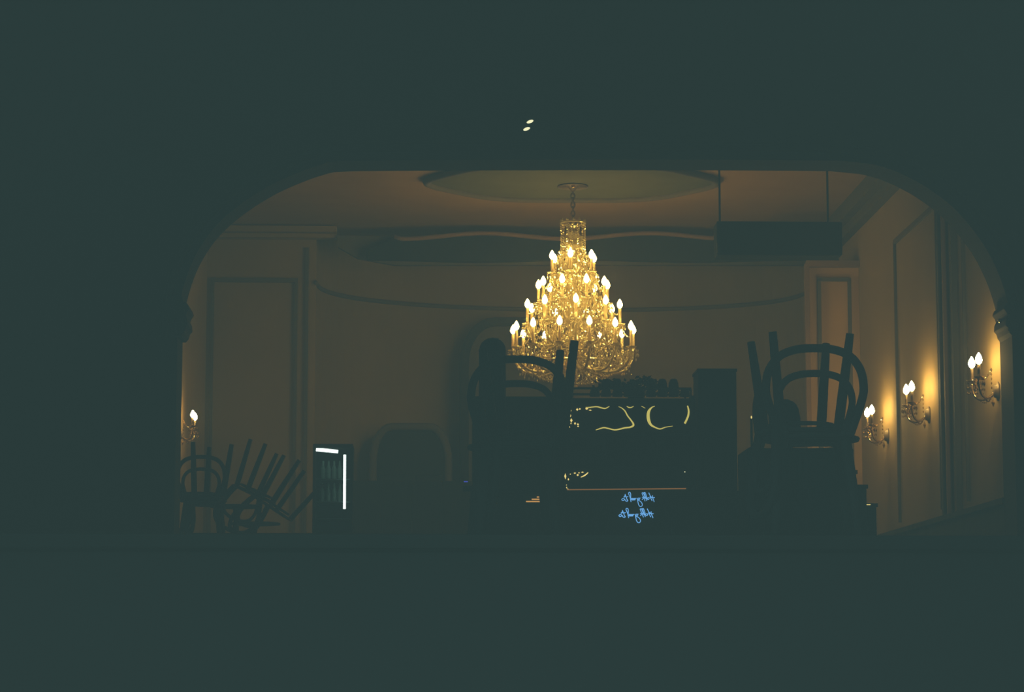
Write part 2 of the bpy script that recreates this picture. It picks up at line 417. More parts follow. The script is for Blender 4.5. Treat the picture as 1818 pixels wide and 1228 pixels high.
# central glass stem of stacked baluster shapes
prof = []
for (y, r) in ((396,.02),(402,.05),(408,.02),(414,.07),(424,.035),(436,.09),(452,.04),(470,.10),(484,.05),(500,.13),(516,.05),(534,.10),(548,.06),(566,.15),(584,.06),(604,.10),(622,.17),(640,.09),(656,.05)):
    prof.append((r, zz(y)))
MB().lathe(prof[::-1], seg=12).build('stem', M['crystal'], ch)
def gems(m, pts, r):
    for p in pts: m.gem(p, r*random.uniform(.8, 1.2), r*random.uniform(1.0, 1.5))
def sag(a, b, s, n):
    return [a.lerp(b, i/n) + Vector((0, 0, -s*4*(i/n)*(1-i/n))) for i in range(n+1)]
# crown
cr_ = MB()
cr_.tube([Vector((.135*cos(2*pi*k/24), .135*sin(2*pi*k/24), zz(396))) for k in range(24)], .012, 6, closed=True)
for k in range(12):
    w = 2*pi*k/12; cr_.gem((.135*cos(w), .135*sin(w), zz(393)), .018, .03)
    gems(cr_, sag(Vector((.135*cos(w), .135*sin(w), zz(396))), Vector((0, 0, zz(400))), .02, 5), .01)
cr_.build('crown', M['crystal'], ch)
for k in range(14):
    w = 2*pi*k/14 + .1; m = MB()
    gems(m, [Vector((r*cos(w), r*sin(w), zz(y))) for y, r in [(397+4.2*j, .135 + .0006*max(0, j-10)**2) for j in range(16)]], .011)
    m.gem((.155*cos(w), .155*sin(w), zz(468)), .02, .045)
    m.build('crystal_strand', M['crystal'], ch)
TIERS = [(41*U, 463, 6, .35, 27), (63*U, 511, 9, .15, 30), (84*U, 549, 9, .52, 32), (109*U, 591, 13, .08, 34)]
FL = [(.006,0),(.023,.014),(.031,.036),(.026,.062),(.013,.088),(.002,.104)]
def arm_unit(R, yb, w, cl, hub, parent, root_r=.07):
    """one arm with its drip pan, candle sleeve, bulb and hanging drops"""
    d = Vector((cos(w), sin(w), 0)); zb_ = zz(yb); h = cl*U        # bulb base height
    tip = d*R + Vector((0, 0, zb_-h))
    hubp = d*root_r + Vector((0, 0, hub))
    lo = min(tip.z, hub) - R*.22
    pts = []
    p0, p1, p2, p3 = hubp, d*(R*.35)+Vector((0,0,lo-.02)), d*(R*.95)+Vector((0,0,lo-.12)), tip
    for i in range(15):
        t = i/14; pts.append(p0*(1-t)**3 + p1*3*t*(1-t)**2 + p2*3*t*t*(1-t) + p3*t**3)
    a = MB().tube(pts, [.019-.006*i/14 for i in range(15)], 7).build('arm', M['crystal'], parent, smooth=True)
    MB().lathe([(.012, -.012), (.05, 0), (.062, .014), (.05, .012), (.016, .004)], tip, 12).build('drip_pan', M['crystal'], a, smooth=True)
    MB().lathe([(.0165, 0), (.0165, h-.004), (.012, h)], tip, 10).build('candle', M['candle'], a, smooth=True)
    MB().lathe(FL, tip + Vector((0,0,h)), 10).build('bulb', M['bulb'], a, smooth=True)
    dm = MB()
    for k in range(7):
        q = 2*pi*k/7 + w; c = tip + Vector((.055*cos(q), .055*sin(q), -.012))
        dm.gem(c, .009); dm.gem(c-Vector((0,0,.032)), .013, .024)
        if k % 2: dm.gem(c-Vector((0,0,.075)), .010, .022)
    dm.build('drop', M['crystal'], a)
    return tip
tips_all = []
for ti, (R, yb, n, ph, cl) in enumerate(TIERS):
    tips = []
    for k in range(n):
        w = 2*pi*k/n + ph
        tips.append(arm_unit(R, yb, w, cl*.93, zz(yb+cl+14), ch))
    tips_all.append(tips)
    for k in range(n):       # swags between neighbours and up to the stem
        m = MB(); gems(m, sag(tips[k], tips[(k+1) % n], .10, 14), .011)
        gems(m, sag(tips[k]*1.0, Vector((0, 0, zz(yb-6))) + Vector((tips[k].x*.25, tips[k].y*.25, 0)), .07, 14), .010)
        m.build('crystal_swag', M['crystal'], ch)
# long strands between tiers
for ti in range(3):
    for k, t in enumerate(tips_all[ti]):
        m = MB(); nx = tips_all[ti+1]; q = min(nx, key=lambda p: (p.xy - t.xy).length)
        gems(m, sag(t, q + Vector((0, 0, .12)), .05, 14), .010); m.build('crystal_swag', M['crystal'], ch)
# basket of strands at the bottom
for k in range(22):
    w = 2*pi*k/22; m = MB(); R0 = 80*U
    pts = [Vector((cos(w)*R0*cos(t), sin(w)*R0*cos(t), zz(646) - (zz(646)-.06)*sin(t))) for t in [pi/2*j/20 for j in range(20)]]
    gems(m, pts, .0105); m.build('basket_strand', M['crystal'], ch)
m = MB()
for k in range(26):
    w = 2*pi*k/26; m.gem((80*U*cos(w), 80*U*sin(w), zz(652)), .015, .035)
m.tube([Vector((80*U*cos(2*pi*k/30), 80*U*sin(2*pi*k/30), zz(645))) for k in range(30)], .01, 6, closed=True)
m.build('basket_ring', M['crystal'], ch)
MB().lathe([(.003,-.02),(.03,.0),(.05,.03),(.03,.07),(.01,.09)], seg=12).build('finial', M['crystal'], ch, smooth=True)
m = MB()
for i in range(3600):
    t = random.random()**.7; y = 405 + 262*t; R = (10 + 95*min(1, t*1.12))*U*sqrt(random.uniform(.05, 1)); w = random.random()*2*pi
    m.gem((R*cos(w), R*sin(w), zz(y)), random.uniform(.005, .0115), random.uniform(.010, .028))
for i in range(70):      # long hanging bead strings inside the tiers
    t = random.random()**.6; y = 440 + 170*t; R = (14 + 84*t)*U*sqrt(random.uniform(.3, 1)); w = random.random()*2*pi
    for j in range(random.randint(8, 16)): m.gem((R*cos(w), R*sin(w), zz(y+3.6*j)), .009, .012)
o = m.build('small_crystals', M['crystal'], ch); o['kind'] = 'stuff'

# ------------------------------------------------------------------ wall lights
def make_sconce():
    r = empty('wall_sconce', (0, 0, 0))
    MB().lathe([(.085,-.0),(.085,.012),(.06,.02),(.055,.04),(.02,.05)], seg=20).build('back_plate', M['darkbrass'], r, smooth=True)
    r_pl = kids(r)[0]; r_pl.rotation_euler = (0, -pi/2, 0); r_pl.scale = (1.0, .75, 1)
    for s in (-1, 1):
        tip = Vector((-.20, s*.14, .10))
        p0, p1, p2 = Vector((-.03, 0, 0)), Vector((-.12, s*.08, -.13)), Vector((-.22, s*.15, -.06))
        pts = [p0*(1-t)**3 + p1*3*t*(1-t)**2 + p2*3*t*t*(1-t) + tip*t**3 for t in [i/12 for i in range(13)]]
        a = MB().tube(pts, .011, 8).build('arm', M['scrystal'], r, smooth=True)
        MB().lathe([(.010,-.01),(.04,0),(.05,.012),(.015,.006)], tip, 14).build('drip_pan', M['scrystal'], a, smooth=True)
        MB().lathe([(.014,0),(.014,.115),(.010,.12)], tip, 10).build('candle', M['darkbrass'], a, smooth=True)
        MB().lathe([(p*1.0, z*1.0) for p, z in FL], tip+Vector((0,0,.12)), 12).build('bulb', M['sbulb'], a, smooth=True)
        dm = MB()
        for k in range(6):
            q = 2*pi*k/6; c = tip+Vector((.045*cos(q), .045*sin(q), -.012))
            dm.gem(c, .009); dm.gem(c-Vector((0,0,.04)), .012, .026); dm.gem(c-Vector((0,0,.09)), .008, .016)
        dm.build('drop', M['scrystal'], a)
    m = MB()
    for z, rr in ((.19, .014), (.15, .01), (.11, .009), (.07, .009), (.03, .009)): m.gem((-.06, 0, z), rr, rr*1.5)
    for s in (-1, 1):
        gems(m, sag(Vector((-.06, 0, .19)), Vector((-.2, s*.14, .10)), .04, 11), .008)
        gems(m, sag(Vector((-.05, 0, -.02)), Vector((-.2, s*.14, .08)), .12, 12), .008)
    m.gem((-.05, 0, -.10), .02, .04)
    m.build('crystal_swag', M['scrystal'], r)
    return r
sp = make_sconce()
lab = ['lit twin candle sconce with crystals on the right wall, farthest of three',
       'lit twin candle sconce with crystals on the right wall, middle of three',
       'lit twin candle sconce with crystals on the right wall, nearest to the arch']
for i, (x, y) in enumerate(((1548, 731), (1620, 690), (1741, 642))):
    D = (XR-.21)*F/(x-VX); s = sp if i == 0 else copy_tree(sp)
    z = P(x, y, D).z - .26
    s.location = (XR, D, z); tag(s, lab[i], 'wall lamp', 'candle sconces of the hall')
s = copy_tree(sp); D = (XL+.165)*F/(343-VX)
s.location = (XL, D, P(343, 738, D).z - .21); s.rotation_euler = (0, 0, pi); s.scale = (.8, 1.0, .8)
tag(s, 'lit twin candle sconce beside the left edge of the arch', 'wall lamp', 'candle sconces of the hall')

# ------------------------------------------------------------------ hanging dark box (screen housing)
Dh = 24.5
a, b = P(1270, 397, Dh), P(1490, 458, Dh)
r = empty('screen_housing', ((a.x+b.x)/2, Dh, b.z)); w_, h_ = b.x-a.x, a.z-b.z
MB().box((0, 0, h_/2), (w_, .3, h_)).build('case', M['darkroom'], r, bevel=.01)
for s in (-1, 1): MB().box((s*(w_/2-.01), -.153, h_/2), (.03, .012, h_*.96)).build('end_plate', M['black'], r)
MB().box((-w_/2+.0, -.163, h_*.2), (.012, .01, .11)).build('bracket', M['brass'], r)  # brass strip added for the highlight on the case's left edge
for x in (1278, 1470):
    q = P(x, 397, Dh); MB().tube([Vector((q.x-r.location.x, 0, h_)), Vector((q.x-r.location.x, 0, ZC-b.z))], .011, 6).build('suspension_cable', M['darkroom'], r)
tag(r, 'long dark rectangular screen housing hung on two thin cables right of the chandelier', 'screen housing')

# doubled lamp reflection above the arch, built as a made-up twin lamp
q = P(938, 230, DA)
r = empty('twin_spotlight', (q.x, DA, q.z))
MB().box((0, -.02, .01), (.05, .04, .11)).build('mount', M['facade'], r, bevel=.005)
for (x, y) in ((935, 229), (941, 216)):
    c = P(x, y, DA-.12) - r.location
    R_ = Euler((0, radians(-20), 0)).to_matrix()
    hd = MB(); hd.tube([c + Vector((.0, .075, .01)), c + Vector((0, .0, 0))], [.016, .028], 12); hd.tube([c+Vector((0,.075,.01)), Vector((0, -.03, c.z+.01))], .008, 6)
    h = hd.build('lamp_head', M['facade'], r, smooth=True)
    l = MB(); vs = [c + R_ @ Vector((.030*cos(2*pi*k/16), -.004, .013*sin(2*pi*k/16))) for k in range(16)] + [c + R_ @ Vector((.022*cos(2*pi*k/16), -.012, .009*sin(2*pi*k/16))) for k in range(16)]
    l.add(vs, [tuple(range(16, 32))] + [(k, (k+1) % 16, (k+1) % 16+16, k+16) for k in range(16)])
    l.build('lens', M['spot'], h)  # made-up lens carrying the glow of the lamp reflection
tag(r, 'small lit twin spotlight on the dark wall above the arch', 'spotlight')

# ------------------------------------------------------------------ bentwood chairs
def make_chair():
    r = empty('bentwood_chair', (0, 0, 0))
    SH = .46; sr = .215
    MB().lathe([(sr-.03, SH-.022), (sr-.005, SH-.02), (sr, SH-.01), (sr-.004, SH-.002), (sr-.03, SH)], seg=36).build('seat_frame', M['wood'], r, smooth=True)
    MB().lathe([(sr-.028, SH-.014), (sr-.028, SH-.004), (.01, SH+.002)], seg=30).build('seat', M['cane'], r, smooth=True)
    for sx in (-1, 1):
        for sy in (-1, 1):
            top = Vector((sx*.135, sy*.135, SH-.01)); bt = Vector((sx*.185, sy*.185, 0))
            MB().tube([top, top.lerp(bt, .35), top.lerp(bt, .7), bt], [.024, .024, .022, .019], 10).build('leg', M['wood'], r, smooth=True)
    # outer hoop: wide bow standing on the rear of the seat; y = -.17 is the back
    def hoop(hw, top, base, foot, y0=-.165, tilt=.10):
        pts = []
        key = [(-foot, base), (-foot*1.10, base+.10*top), (-hw*.97, base+.42*(top-base)), (-hw, base+.58*(top-base)), (-hw*.93, base+.76*(top-base)),
               (-hw*.72, base+.91*(top-base)), (-hw*.38, base+.985*(top-base)), (0, top)]
        key = key + [(-x, z) for x, z in key[-2::-1]]
        n = len(key)
        for i in range(n-1):     # catmull-rom
            p0, p1, p2, p3 = key[max(i-1,0)], key[i], key[i+1], key[min(i+2,n-1)]
            for t in (0, .25, .5, .75):
                pts.append(tuple(.5*((2*p1[c]) + (-p0[c]+p2[c])*t + (2*p0[c]-5*p1[c]+4*p2[c]-p3[c])*t*t + (-p0[c]+3*p1[c]-3*p2[c]+p3[c])*t**3) for c in (0, 1)))
        pts.append(key[-1])
        return [Vector((x, y0 - tilt*(z-base), SH+z)) for x, z in pts]
    MB().tube(hoop(.213, .372, -.01, .15), .019, 10).build('back_hoop', M['wood'], r, smooth=True)
    MB().tube(hoop(.163, .262, -.01, .12), .016, 10).build('inner_hoop', M['wood'], r, smooth=True)
    ring = [Vector((.150*cos(2*pi*k/28), .150*sin(2*pi*k/28), SH-.045)) for k in range(28)]
    MB().tube(ring, .010, 8, closed=True).build('ring_stretcher', M['wood'], r, smooth=True)
    return r
ch0 = make_chair(); used = [False]
def chair(loc, rz, label, group, flip=False, tilt=(0, 0), lift=0, scale=1.0):
    c = ch0 if not used[0] else copy_tree(ch0)
    used[0] = True
    loc = Vector(loc)
    if flip:     # turned over, seat resting at loc.z
        c.location = loc + Vector((0, 0, .462*scale)); c.rotation_euler = (pi + tilt[0], tilt[1], rz)
    else:
        c.location = loc; c.rotation_euler = (tilt[0], tilt[1], rz)
    c.scale = (scale,)*3
    tag(c, label, 'chair', group)
    return c
GS = 'bentwood chairs stacked at the front'
DC = 10.9
q = P(1440, 776, DC)
S1 = (q.z-ZF)/.46; print('S1', S1)
chair((q.x, DC, ZF), radians(-3), 'upright dark bentwood chair with double bow back, right front stack, below an overturned chair', GS, scale=S1)
q2 = P(1436, 776, DC)
chair((q2.x-.03, DC+.02, q.z+.006), radians(98), 'overturned dark bentwood chair with legs up, on top of the right front stack', GS, flip=True, scale=.955)
DL = 11.35
qL = P(912, 790, DL); S2 = (qL.z-ZF)/.46; print('S2', S2)
chair((qL.x, DL, ZF), radians(4), 'upright dark bentwood chair before the chandelier, below an overturned chair', GS, scale=S2)
qL2 = P(938, 776, DL)
chair((qL2.x, DL+.02, qL.z+.006), radians(97), 'overturned dark bentwood chair whose leg crosses the chandelier, topmost of its stack', GS, flip=True, scale=1.0)

# ------------------------------------------------------------------ stage and chairs at the left
ZS = ZF + .50
GL = 'bentwood chairs on the hall platform'
a, b = P(250, 1000, 22.2), P(560, 1000, 22.2)
xa = XL+.02
st = MB().box(((xa+b.x)/2, 22.9, (ZF+ZS)/2), (b.x-xa, 2.2, ZS-ZF)); 
tag(st.build('platform', M['wainscot'], origin=((xa+b.x)/2, 22.9, ZF), bevel=.01), 'low dark wooden platform carrying the chairs left of the lit fridge', 'platform')
q = P(362, 814, 22.4); sC = (q.z-ZS)/.832; print('sC', sC)
chair((q.x, 22.4, ZS), radians(-2), 'upright dark bentwood chair at the left edge of the arch, under two raised legs', GL, scale=sC)
q = P(356, 812, 22.4)
c = chair((q.x, 22.45, ZS+.463*sC), radians(125), 'overturned dark bentwood chair atop the chair at the left edge of the arch', GL, flip=True, scale=1.08)
def tipped(x, y, D, a, yaw, label, sc_=1.0):
    """overturned chair whose feet centre shows at x, y, leaning by a degrees to the right"""
    p = P(x, y, D); mtx = Matrix.Rotation(radians(a), 3, 'Y') @ Matrix.Rotation(radians(yaw), 3, 'Z') @ Matrix.Rotation(pi, 3, 'X')
    c = chair(p, 0, label, GL, scale=sc_); c.rotation_euler = mtx.to_euler()
    seat = p + mtx @ Vector((0, 0, .46*sc_))
    h = seat.z - .215*sc_*sin(radians(a)) - ZS - .004
    t = empty('pedestal_table', (seat.x-.16, seat.y, ZS))
    MB().lathe([(.21, h-.022), (.235, h-.02), (.235, h-.004), (.225, h)], seg=28).build('table_top', M['wood'], t, smooth=False)
    MB().lathe([(.02, .02), (.022, h*.3), (.03, h*.5), (.02, h*.7), (.03, h-.022)], seg=14).build('column', M['wood'], t, smooth=True)
    for k in range(3):
        w = 2*pi*k/3+.4; MB().tube([Vector((.01*cos(w), .01*sin(w), .10)), Vector((.10*cos(w), .10*sin(w), .07)), Vector((.19*cos(w), .19*sin(w), .014))], [.016, .014, .012], 8).build('foot', M['wood'], t, smooth=True)
    return t
tag(tipped(488, 798, 22.7, 24, 28, 'overturned dark bentwood chair leaning right on the first small table, legs raised high'), 'small dark round table under the nearer leaning chair at the left', 'table', 'small tables on the hall platform')
tag(tipped(532, 832, 23.3, 33, 60, 'overturned dark bentwood chair leaning far over beside the lit fridge'), 'small dark round table under the far leaning chair beside the lit fridge', 'table', 'small tables on the hall platform')
# long bench back in front
a, b = P(322, 948, 21.8), P(835, 925, 21.8)
xa = XL+.62
r = empty('banquette', ((xa+b.x)/2, 21.5, ZF)); Lb = b.x-xa; zh = a.z-ZF
MB().box((0, .12, zh/2), (Lb, .1, zh)).build('back', M['black'], r, bevel=.02)
MB().box((0, -.13, .22), (Lb, .45, .44)).build('seat', M['black'], r, bevel=.03)
tag(r, 'long low dark banquette below the heap of chairs and the fridge', 'bench')
# folding screen in front of the doorway
a, b = P(626, 853, 28), P(838, 853, 28); r = empty('folding_screen', ((a.x+b.x)/2, 28, ZF)); wS = (b.x-a.x)/4
for k in range(4):
    x_ = -1.5*wS + k*wS
    p = MB().box((x_, 0, (a.z-ZF)/2), (wS*.99, .03, a.z-ZF), ).build('screen_panel', M['darkroom'], r, bevel=.005)
tag(r, 'dark folding screen standing below the arched doorway at the back', 'screen')

# ------------------------------------------------------------------ lit display fridge
Df = 24.6
a, b = P(556, 788, Df), P(624, 1080, Df)
fw, fh, fd = b.x-a.x, a.z-ZF, .5
r = empty('display_fridge', ((a.x+b.x)/2, Df, ZF))
m = MB(); m.box((0, fd, fh/2), (fw, .03, fh)); m.box((-fw/2+.012, fd/2, fh/2), (.024, fd, fh)); m.box((fw/2-.012, fd/2, fh/2), (.024, fd, fh))
m.box((0, fd/2, fh-.02), (fw, fd, .04)); m.box((0, fd/2, .2), (fw, fd, .4))
m.build('cabinet', M['darkroom'], r)
for y in (850, 890, 920):
    z = P(590, y, Df).z-ZF; MB().box((0, fd/2, z), (fw-.05, fd-.06, .01)).build('shelf', M['glass'], r)
u = px(Df)
def loc(x, y, dy=0): 
    p = P(x, y, Df); return Vector((p.x-r.location.x, dy, p.z-ZF))
# lit strips
s = MB(); s.tube([loc(561, 797, .03), loc(600, 801, .03)], [.019, .017], 10); s.build('top_light_strip', M['led'], r)
s = MB(); s.tube([loc(612, 807, .0), loc(611.5, 903, .0)], .0135, 10); s.build('side_light_strip', M['led'], r)
m = MB(); m.box(((fw/2-.012), -.012, fh/2+.1), (.03, .02, fh-.25)); m.box((0, -.012, fh-.015), (fw, .02, .03)); m.box((-(fw/2-.01), -.012, fh/2+.1), (.02, .02, fh-.25))
m.build('door_frame', M['black'], r)
tag(r, 'narrow display fridge lit by a white strip on its top and right side', 'fridge')
for k, (x, y) in enumerate(((572, 848), (582, 848), (592, 848), (602, 848), (570, 888), (581, 888), (592, 888), (602, 888))):
    p = P(x, y, Df); zb2 = P(590, 850 if y < 860 else 890, Df).z + .006
    bt = MB().lathe([(.024,0),(.025,.01),(.025,.11),(.011,.15),(.010,.19),(.004,.192)], (0,0,0), 12).build('bottle', M['bottle'], smooth=True)
    bt.location = (p.x, Df+.2, zb2)
    tag(bt, 'green bottle standing in the lit fridge, ' + ['leftmost', 'second from left', 'third from left', 'rightmost'][k % 4] + (' on the upper shelf' if k < 4 else ' on the lower shelf'), 'bottle', 'bottles in the lit fridge')

# ------------------------------------------------------------------ bar counter and machines
DK = 18.6
a, b = P(836, 869, DK), P(1528, 869, DK); zk = a.z
r = empty('bar_counter', ((a.x+b.x)/2, DK, ZF)); Lk = b.x-a.x; hk = zk-ZF
MB().box((0, .45, hk/2-.02), (Lk-.06, .75, hk-.04)).build('body', M['black'], r)
MB().box((0, .42, hk-.02), (Lk, .85, .035)).build('worktop', M['black'], r, bevel=.006)
for k in range(6): MB().box((-Lk/2+Lk/6*(k+.5), .06, hk/2-.02), (Lk/6-.08, .02, hk-.2)).build('front_panel', M['black'], r, bevel=.01)
e0, e1 = P(1007, 869, DK-.012), P(1218, 867, DK-.012)
MB().tube([e0-r.location, e1-r.location], .0045, 6).build('glowing_edge', M['edge'], r)  # chandelier glint along the counter nosing, put in as glow
a, b = P(930, 843, DK-.008), P(981, 893, DK-.008)
g = MB().box((((a+b)/2-r.location).x, .015, (P(955, 880, DK).z-ZF)), (b.x-a.x, .02, P(955, 870, DK).z-b.z)).build('vent_grille', M['black'], r)
for (xa, xb, y, k) in ((958, 978, 874, 1), (960, 978, 878, 1), (953, 978, 882, 1), (944, 978, 886, 1), (934, 978, 890, 1)):
    p, q = P(xa, y, DK-.014), P(xb, y, DK-.014)
    MB().tube([p-r.location, q-r.location], .0050, 6).build('vent_slat', M['slat1'], g)  # lamplight caught on the slats, put in as glow
p = P(827, 855, DK+.1)-r.location; bx = MB().box((p.x+.03, .11, hk+.016), (.10, .04, .04)).build('switch_box', M['black'], r)
MB().box((p.x, .085, p.z), (.03, .012, .007)).build('indicator_light', M['bluedot'], bx)
tag(r, 'long dark bar counter below the chandelier, with a thin amber line on its edge', 'counter')
up_slats = ((964, 978, 849), (962, 978, 853.5), (965, 978, 858))

DMc = 18.75
def box_at(xa, xb, ya, yb, D, dep):
    a, b = P(xa, ya, D), P(xb, yb, D); return (b.x-a.x), (a.z-b.z), (a.x+b.x)/2, b.z
# espresso machine
w_, h_, xc, zb_ = box_at(1000, 1236, 700, 866, DMc, .5)
zk2 = zk - .0025
r = empty('espresso_machine', (xc, DMc, zk2)); h_ = P(1100, 700, DMc).z - zk2
ends = [(0.02,0), (.5,0), (.52,.06), (.54,h_*.55), (.50,h_*.97), (.44,h_), (.06,h_), (.0,h_*.96), (-.03,h_*.6), (0.0,.1)]
for s in (-1, 1):
    m = MB(); n = len(ends); x_ = s*(w_/2-.015)
    m.add([Vector((x_-.015, y, z)) for y, z in ends] + [Vector((x_+.015, y, z)) for y, z in ends], [tuple(range(n)), tuple(range(2*n-1, n-1, -1))] + [(i, i+n, (i+1) % n+n, (i+1) % n) for i in range(n)])
    m.build('side_panel', M['black'], r, bevel=.006)
MB().box((0, .25, h_*.49), (w_-.04, .42, h_*.96)).build('body', M['black'], r, bevel=.02)
MB().box((0, .018, P(1100,742,DMc).z-zk2), (w_-.06, .03, .24)).build('front_panel', M['black'], r, bevel=.006)
MB().box((0, .02, h_*.16), (w_-.06, .05, h_*.2)).build('drip_tray', M['black'], r, bevel=.01)
rail = [Vector((-w_/2+.03, .03, h_+.05)), Vector((w_/2-.03, .03, h_+.05)), Vector((w_/2-.03, .45, h_+.05)), Vector((-w_/2+.03, .45, h_+.05))]
m = MB(); m.tube(rail + [rail[0]], .009, 8)
for p in rail: m.tube([p, p-Vector((0,0,.055))], .007, 6)
m.build('cup_rail', M['black'], r)
for x in (1065, 1120, 1175):      # group heads with handles under the front panel
    c = P(x, 792, DMc) - r.location
    g = MB().lathe([(.035,-.05),(.04,-.02),(.04,.02),(.03,.04)], (c.x, .0, c.z), 16).build('group_head', M['black'], r, smooth=True)
    MB().tube([Vector((c.x, -.03, c.z-.04)), Vector((c.x+.01, -.16, c.z-.06))], [.012, .016], 10).build('handle', M['black'], g, smooth=True)
def ll(pts): return [Vector((P(x, y, DMc-.0).x-r.location.x, -.004, P(x, y, DMc).z-zk2)) for x, y in pts]
def smoothpts(pts, k=4):
    out = []; n = len(pts)
    for i in range(n-1):
        p0, p1, p2, p3 = pts[max(i-1,0)], pts[i], pts[i+1], pts[min(i+2,n-1)]
        for j in range(k):
            t = j/k
            out.append(tuple(.5*((2*p1[c]) + (-p0[c]+p2[c])*t + (2*p0[c]-5*p1[c]+4*p2[c]-p3[c])*t*t + (-p0[c]+3*p1[c]-3*p2[c]+p3[c])*t**3) for c in range(len(p1))))
    out.append(pts[-1]); return out
def Z2(p): return [(980+x/6.493, 700+y/6.493, t) for x, y, t in p]
curves = [
 [(385,150,5),(430,150,12),(470,145,12),(520,142,13),(570,155,14),(610,162,13),(640,150,10),(662,136,6)],
 [(765,140,4),(800,155,9),(840,190,14),(870,245,15),(905,290,16),(935,335,20),(935,360,22),(900,378,18),(840,385,17),(780,400,16),(720,408,15),(660,395,14),(600,383,15),(550,395,13),(505,410,8)],
 [(860,135,6),(885,150,12),(915,150,10),(940,135,6)],
 [(1185,135,6),(1150,150,14),(1118,190,30),(1108,240,36),(1115,300,36),(1140,350,26),(1190,380,16),(1245,398,14),(1300,380,10),(1350,370,6),(1390,365,3)],
 [(1562,130,14),(1575,190,20),(1568,250,22),(1545,305,22),(1530,335,24)],
 [(1030,135,5),(1055,148,7),(1075,160,4)],
]
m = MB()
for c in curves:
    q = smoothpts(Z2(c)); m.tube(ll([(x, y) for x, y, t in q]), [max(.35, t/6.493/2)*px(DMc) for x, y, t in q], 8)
m.build('yellow_light_line', M['yellow'], r, smooth=True)  # glints on the polished front, drawn as glowing tubes
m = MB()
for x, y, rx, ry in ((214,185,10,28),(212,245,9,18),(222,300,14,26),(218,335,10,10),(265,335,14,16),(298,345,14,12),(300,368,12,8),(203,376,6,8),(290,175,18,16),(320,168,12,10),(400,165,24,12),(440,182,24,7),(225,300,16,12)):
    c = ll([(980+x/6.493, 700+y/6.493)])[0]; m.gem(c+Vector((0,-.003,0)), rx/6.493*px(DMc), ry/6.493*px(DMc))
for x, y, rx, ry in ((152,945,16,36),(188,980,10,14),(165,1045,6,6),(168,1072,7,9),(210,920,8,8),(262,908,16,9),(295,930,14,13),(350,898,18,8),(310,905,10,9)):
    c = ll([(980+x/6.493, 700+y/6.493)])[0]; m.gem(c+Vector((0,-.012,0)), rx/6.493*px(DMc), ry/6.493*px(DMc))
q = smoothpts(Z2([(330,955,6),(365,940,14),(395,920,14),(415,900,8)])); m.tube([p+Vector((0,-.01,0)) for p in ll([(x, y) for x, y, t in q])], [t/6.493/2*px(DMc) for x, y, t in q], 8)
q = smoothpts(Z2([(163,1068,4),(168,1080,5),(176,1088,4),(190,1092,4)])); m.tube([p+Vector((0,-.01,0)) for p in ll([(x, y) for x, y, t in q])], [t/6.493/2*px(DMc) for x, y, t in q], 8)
m.build('gold_glint_light', M['gold'], r)  # small gold glints on the machine, drawn as glowing gems
c = ll([(1215, 838)])[0]; MB().lathe([(.001,-.004),(.004,0),(.001,.004)], c+Vector((0,-.03,0)), 8).build('indicator_light', M['spot'], r)
tag(r, 'wide dark espresso machine on the bar with glowing yellow lines across its front', 'espresso machine')
# cups on the machine
cup = None
zt_m = zk2 + h_
k = 0
words_ = ['first', 'second', 'third', 'fourth', 'fifth', 'sixth', 'seventh', 'eighth', 'ninth']
for j in range(9):
    x = 1056 + j*20
    if cup is None:
        cup = empty('coffee_cup', (0,0,0))
        MB().lathe([(.038,0),(.040,.004),(.037,.035),(.027,.062),(.022,.068),(.002,.068)], seg=18).build('bowl', M['china'], cup, smooth=True)
        MB().tube([Vector((.034,0,.03))+Vector((.014*sin(w),0,.014*cos(w))) for w in [pi*i/8 for i in range(9)]], .005, 6).build('handle', M['china'], cup, smooth=True)
        c = cup
    else: c = copy_tree(cup)
    p = P(x, 700, DMc+.15); c.location = (p.x, DMc+.15, zt_m+.0005); c.rotation_euler = (0,0,1.57+.3*random.random())
    tag(c, 'upturned dark coffee cup on the machine, %s in the front row from the left' % words_[j], 'cup', 'cups on the espresso machine')
    if j in (1, 2, 5, 6, 7):
        c = copy_tree(cup); c.location = (p.x, DMc+.15, zt_m+.0690); c.rotation_euler = (0,0,1.57+.3*random.random())
        tag(c, 'upturned dark coffee cup stacked on the %s cup of the row on the machine' % words_[j], 'cup', 'cups on the espresso machine')
# low plant behind the cups
r = empty('trailing_plant', (P(1130, 700, DMc+.35).x, DMc+.38, zt_m))
MB().lathe([(.06,0),(.075,.05),(.08,.09),(.07,.09)], seg=16).build('pot', M['china'], r, smooth=True)
m = MB()
for i in range(210):
    w = random.random()*2*pi; R = random.uniform(.03, .36); z = .11 + .05*random.random() + .035*sin(R*17+w)
    c = Vector((R*cos(w), R*sin(w)*.28, z - .12*R)); d = Vector((cos(w+random.uniform(-1,1)), sin(w)*.3, random.uniform(-.3,.8))).normalized()*random.uniform(.03,.06)
    s_ = d.cross(Vector((0,1,0))).normalized()*.011
    m.add([c-d*.5, c+s_, c+d*.5, c-s_, c+Vector((0,.006,0)), c-Vector((0,.004,0))], [(0,1,4),(1,2,4),(2,3,4),(3,0,4),(1,0,5),(2,1,5),(3,2,5),(0,3,5)])
m.build('leaves', M['leaf'], r)
m = MB()
for i in range(12):
    w = 2*pi*i/12; m.tube([Vector((0,0,.08)), Vector((.12*cos(w), .04*sin(w), .13)), Vector((.30*cos(w), .085*sin(w), .07))], .004, 5)
m.build('stems', M['leaf'], r)
tag(r, 'low spreading dark plant behind the cups on top of the espresso machine', 'plant')

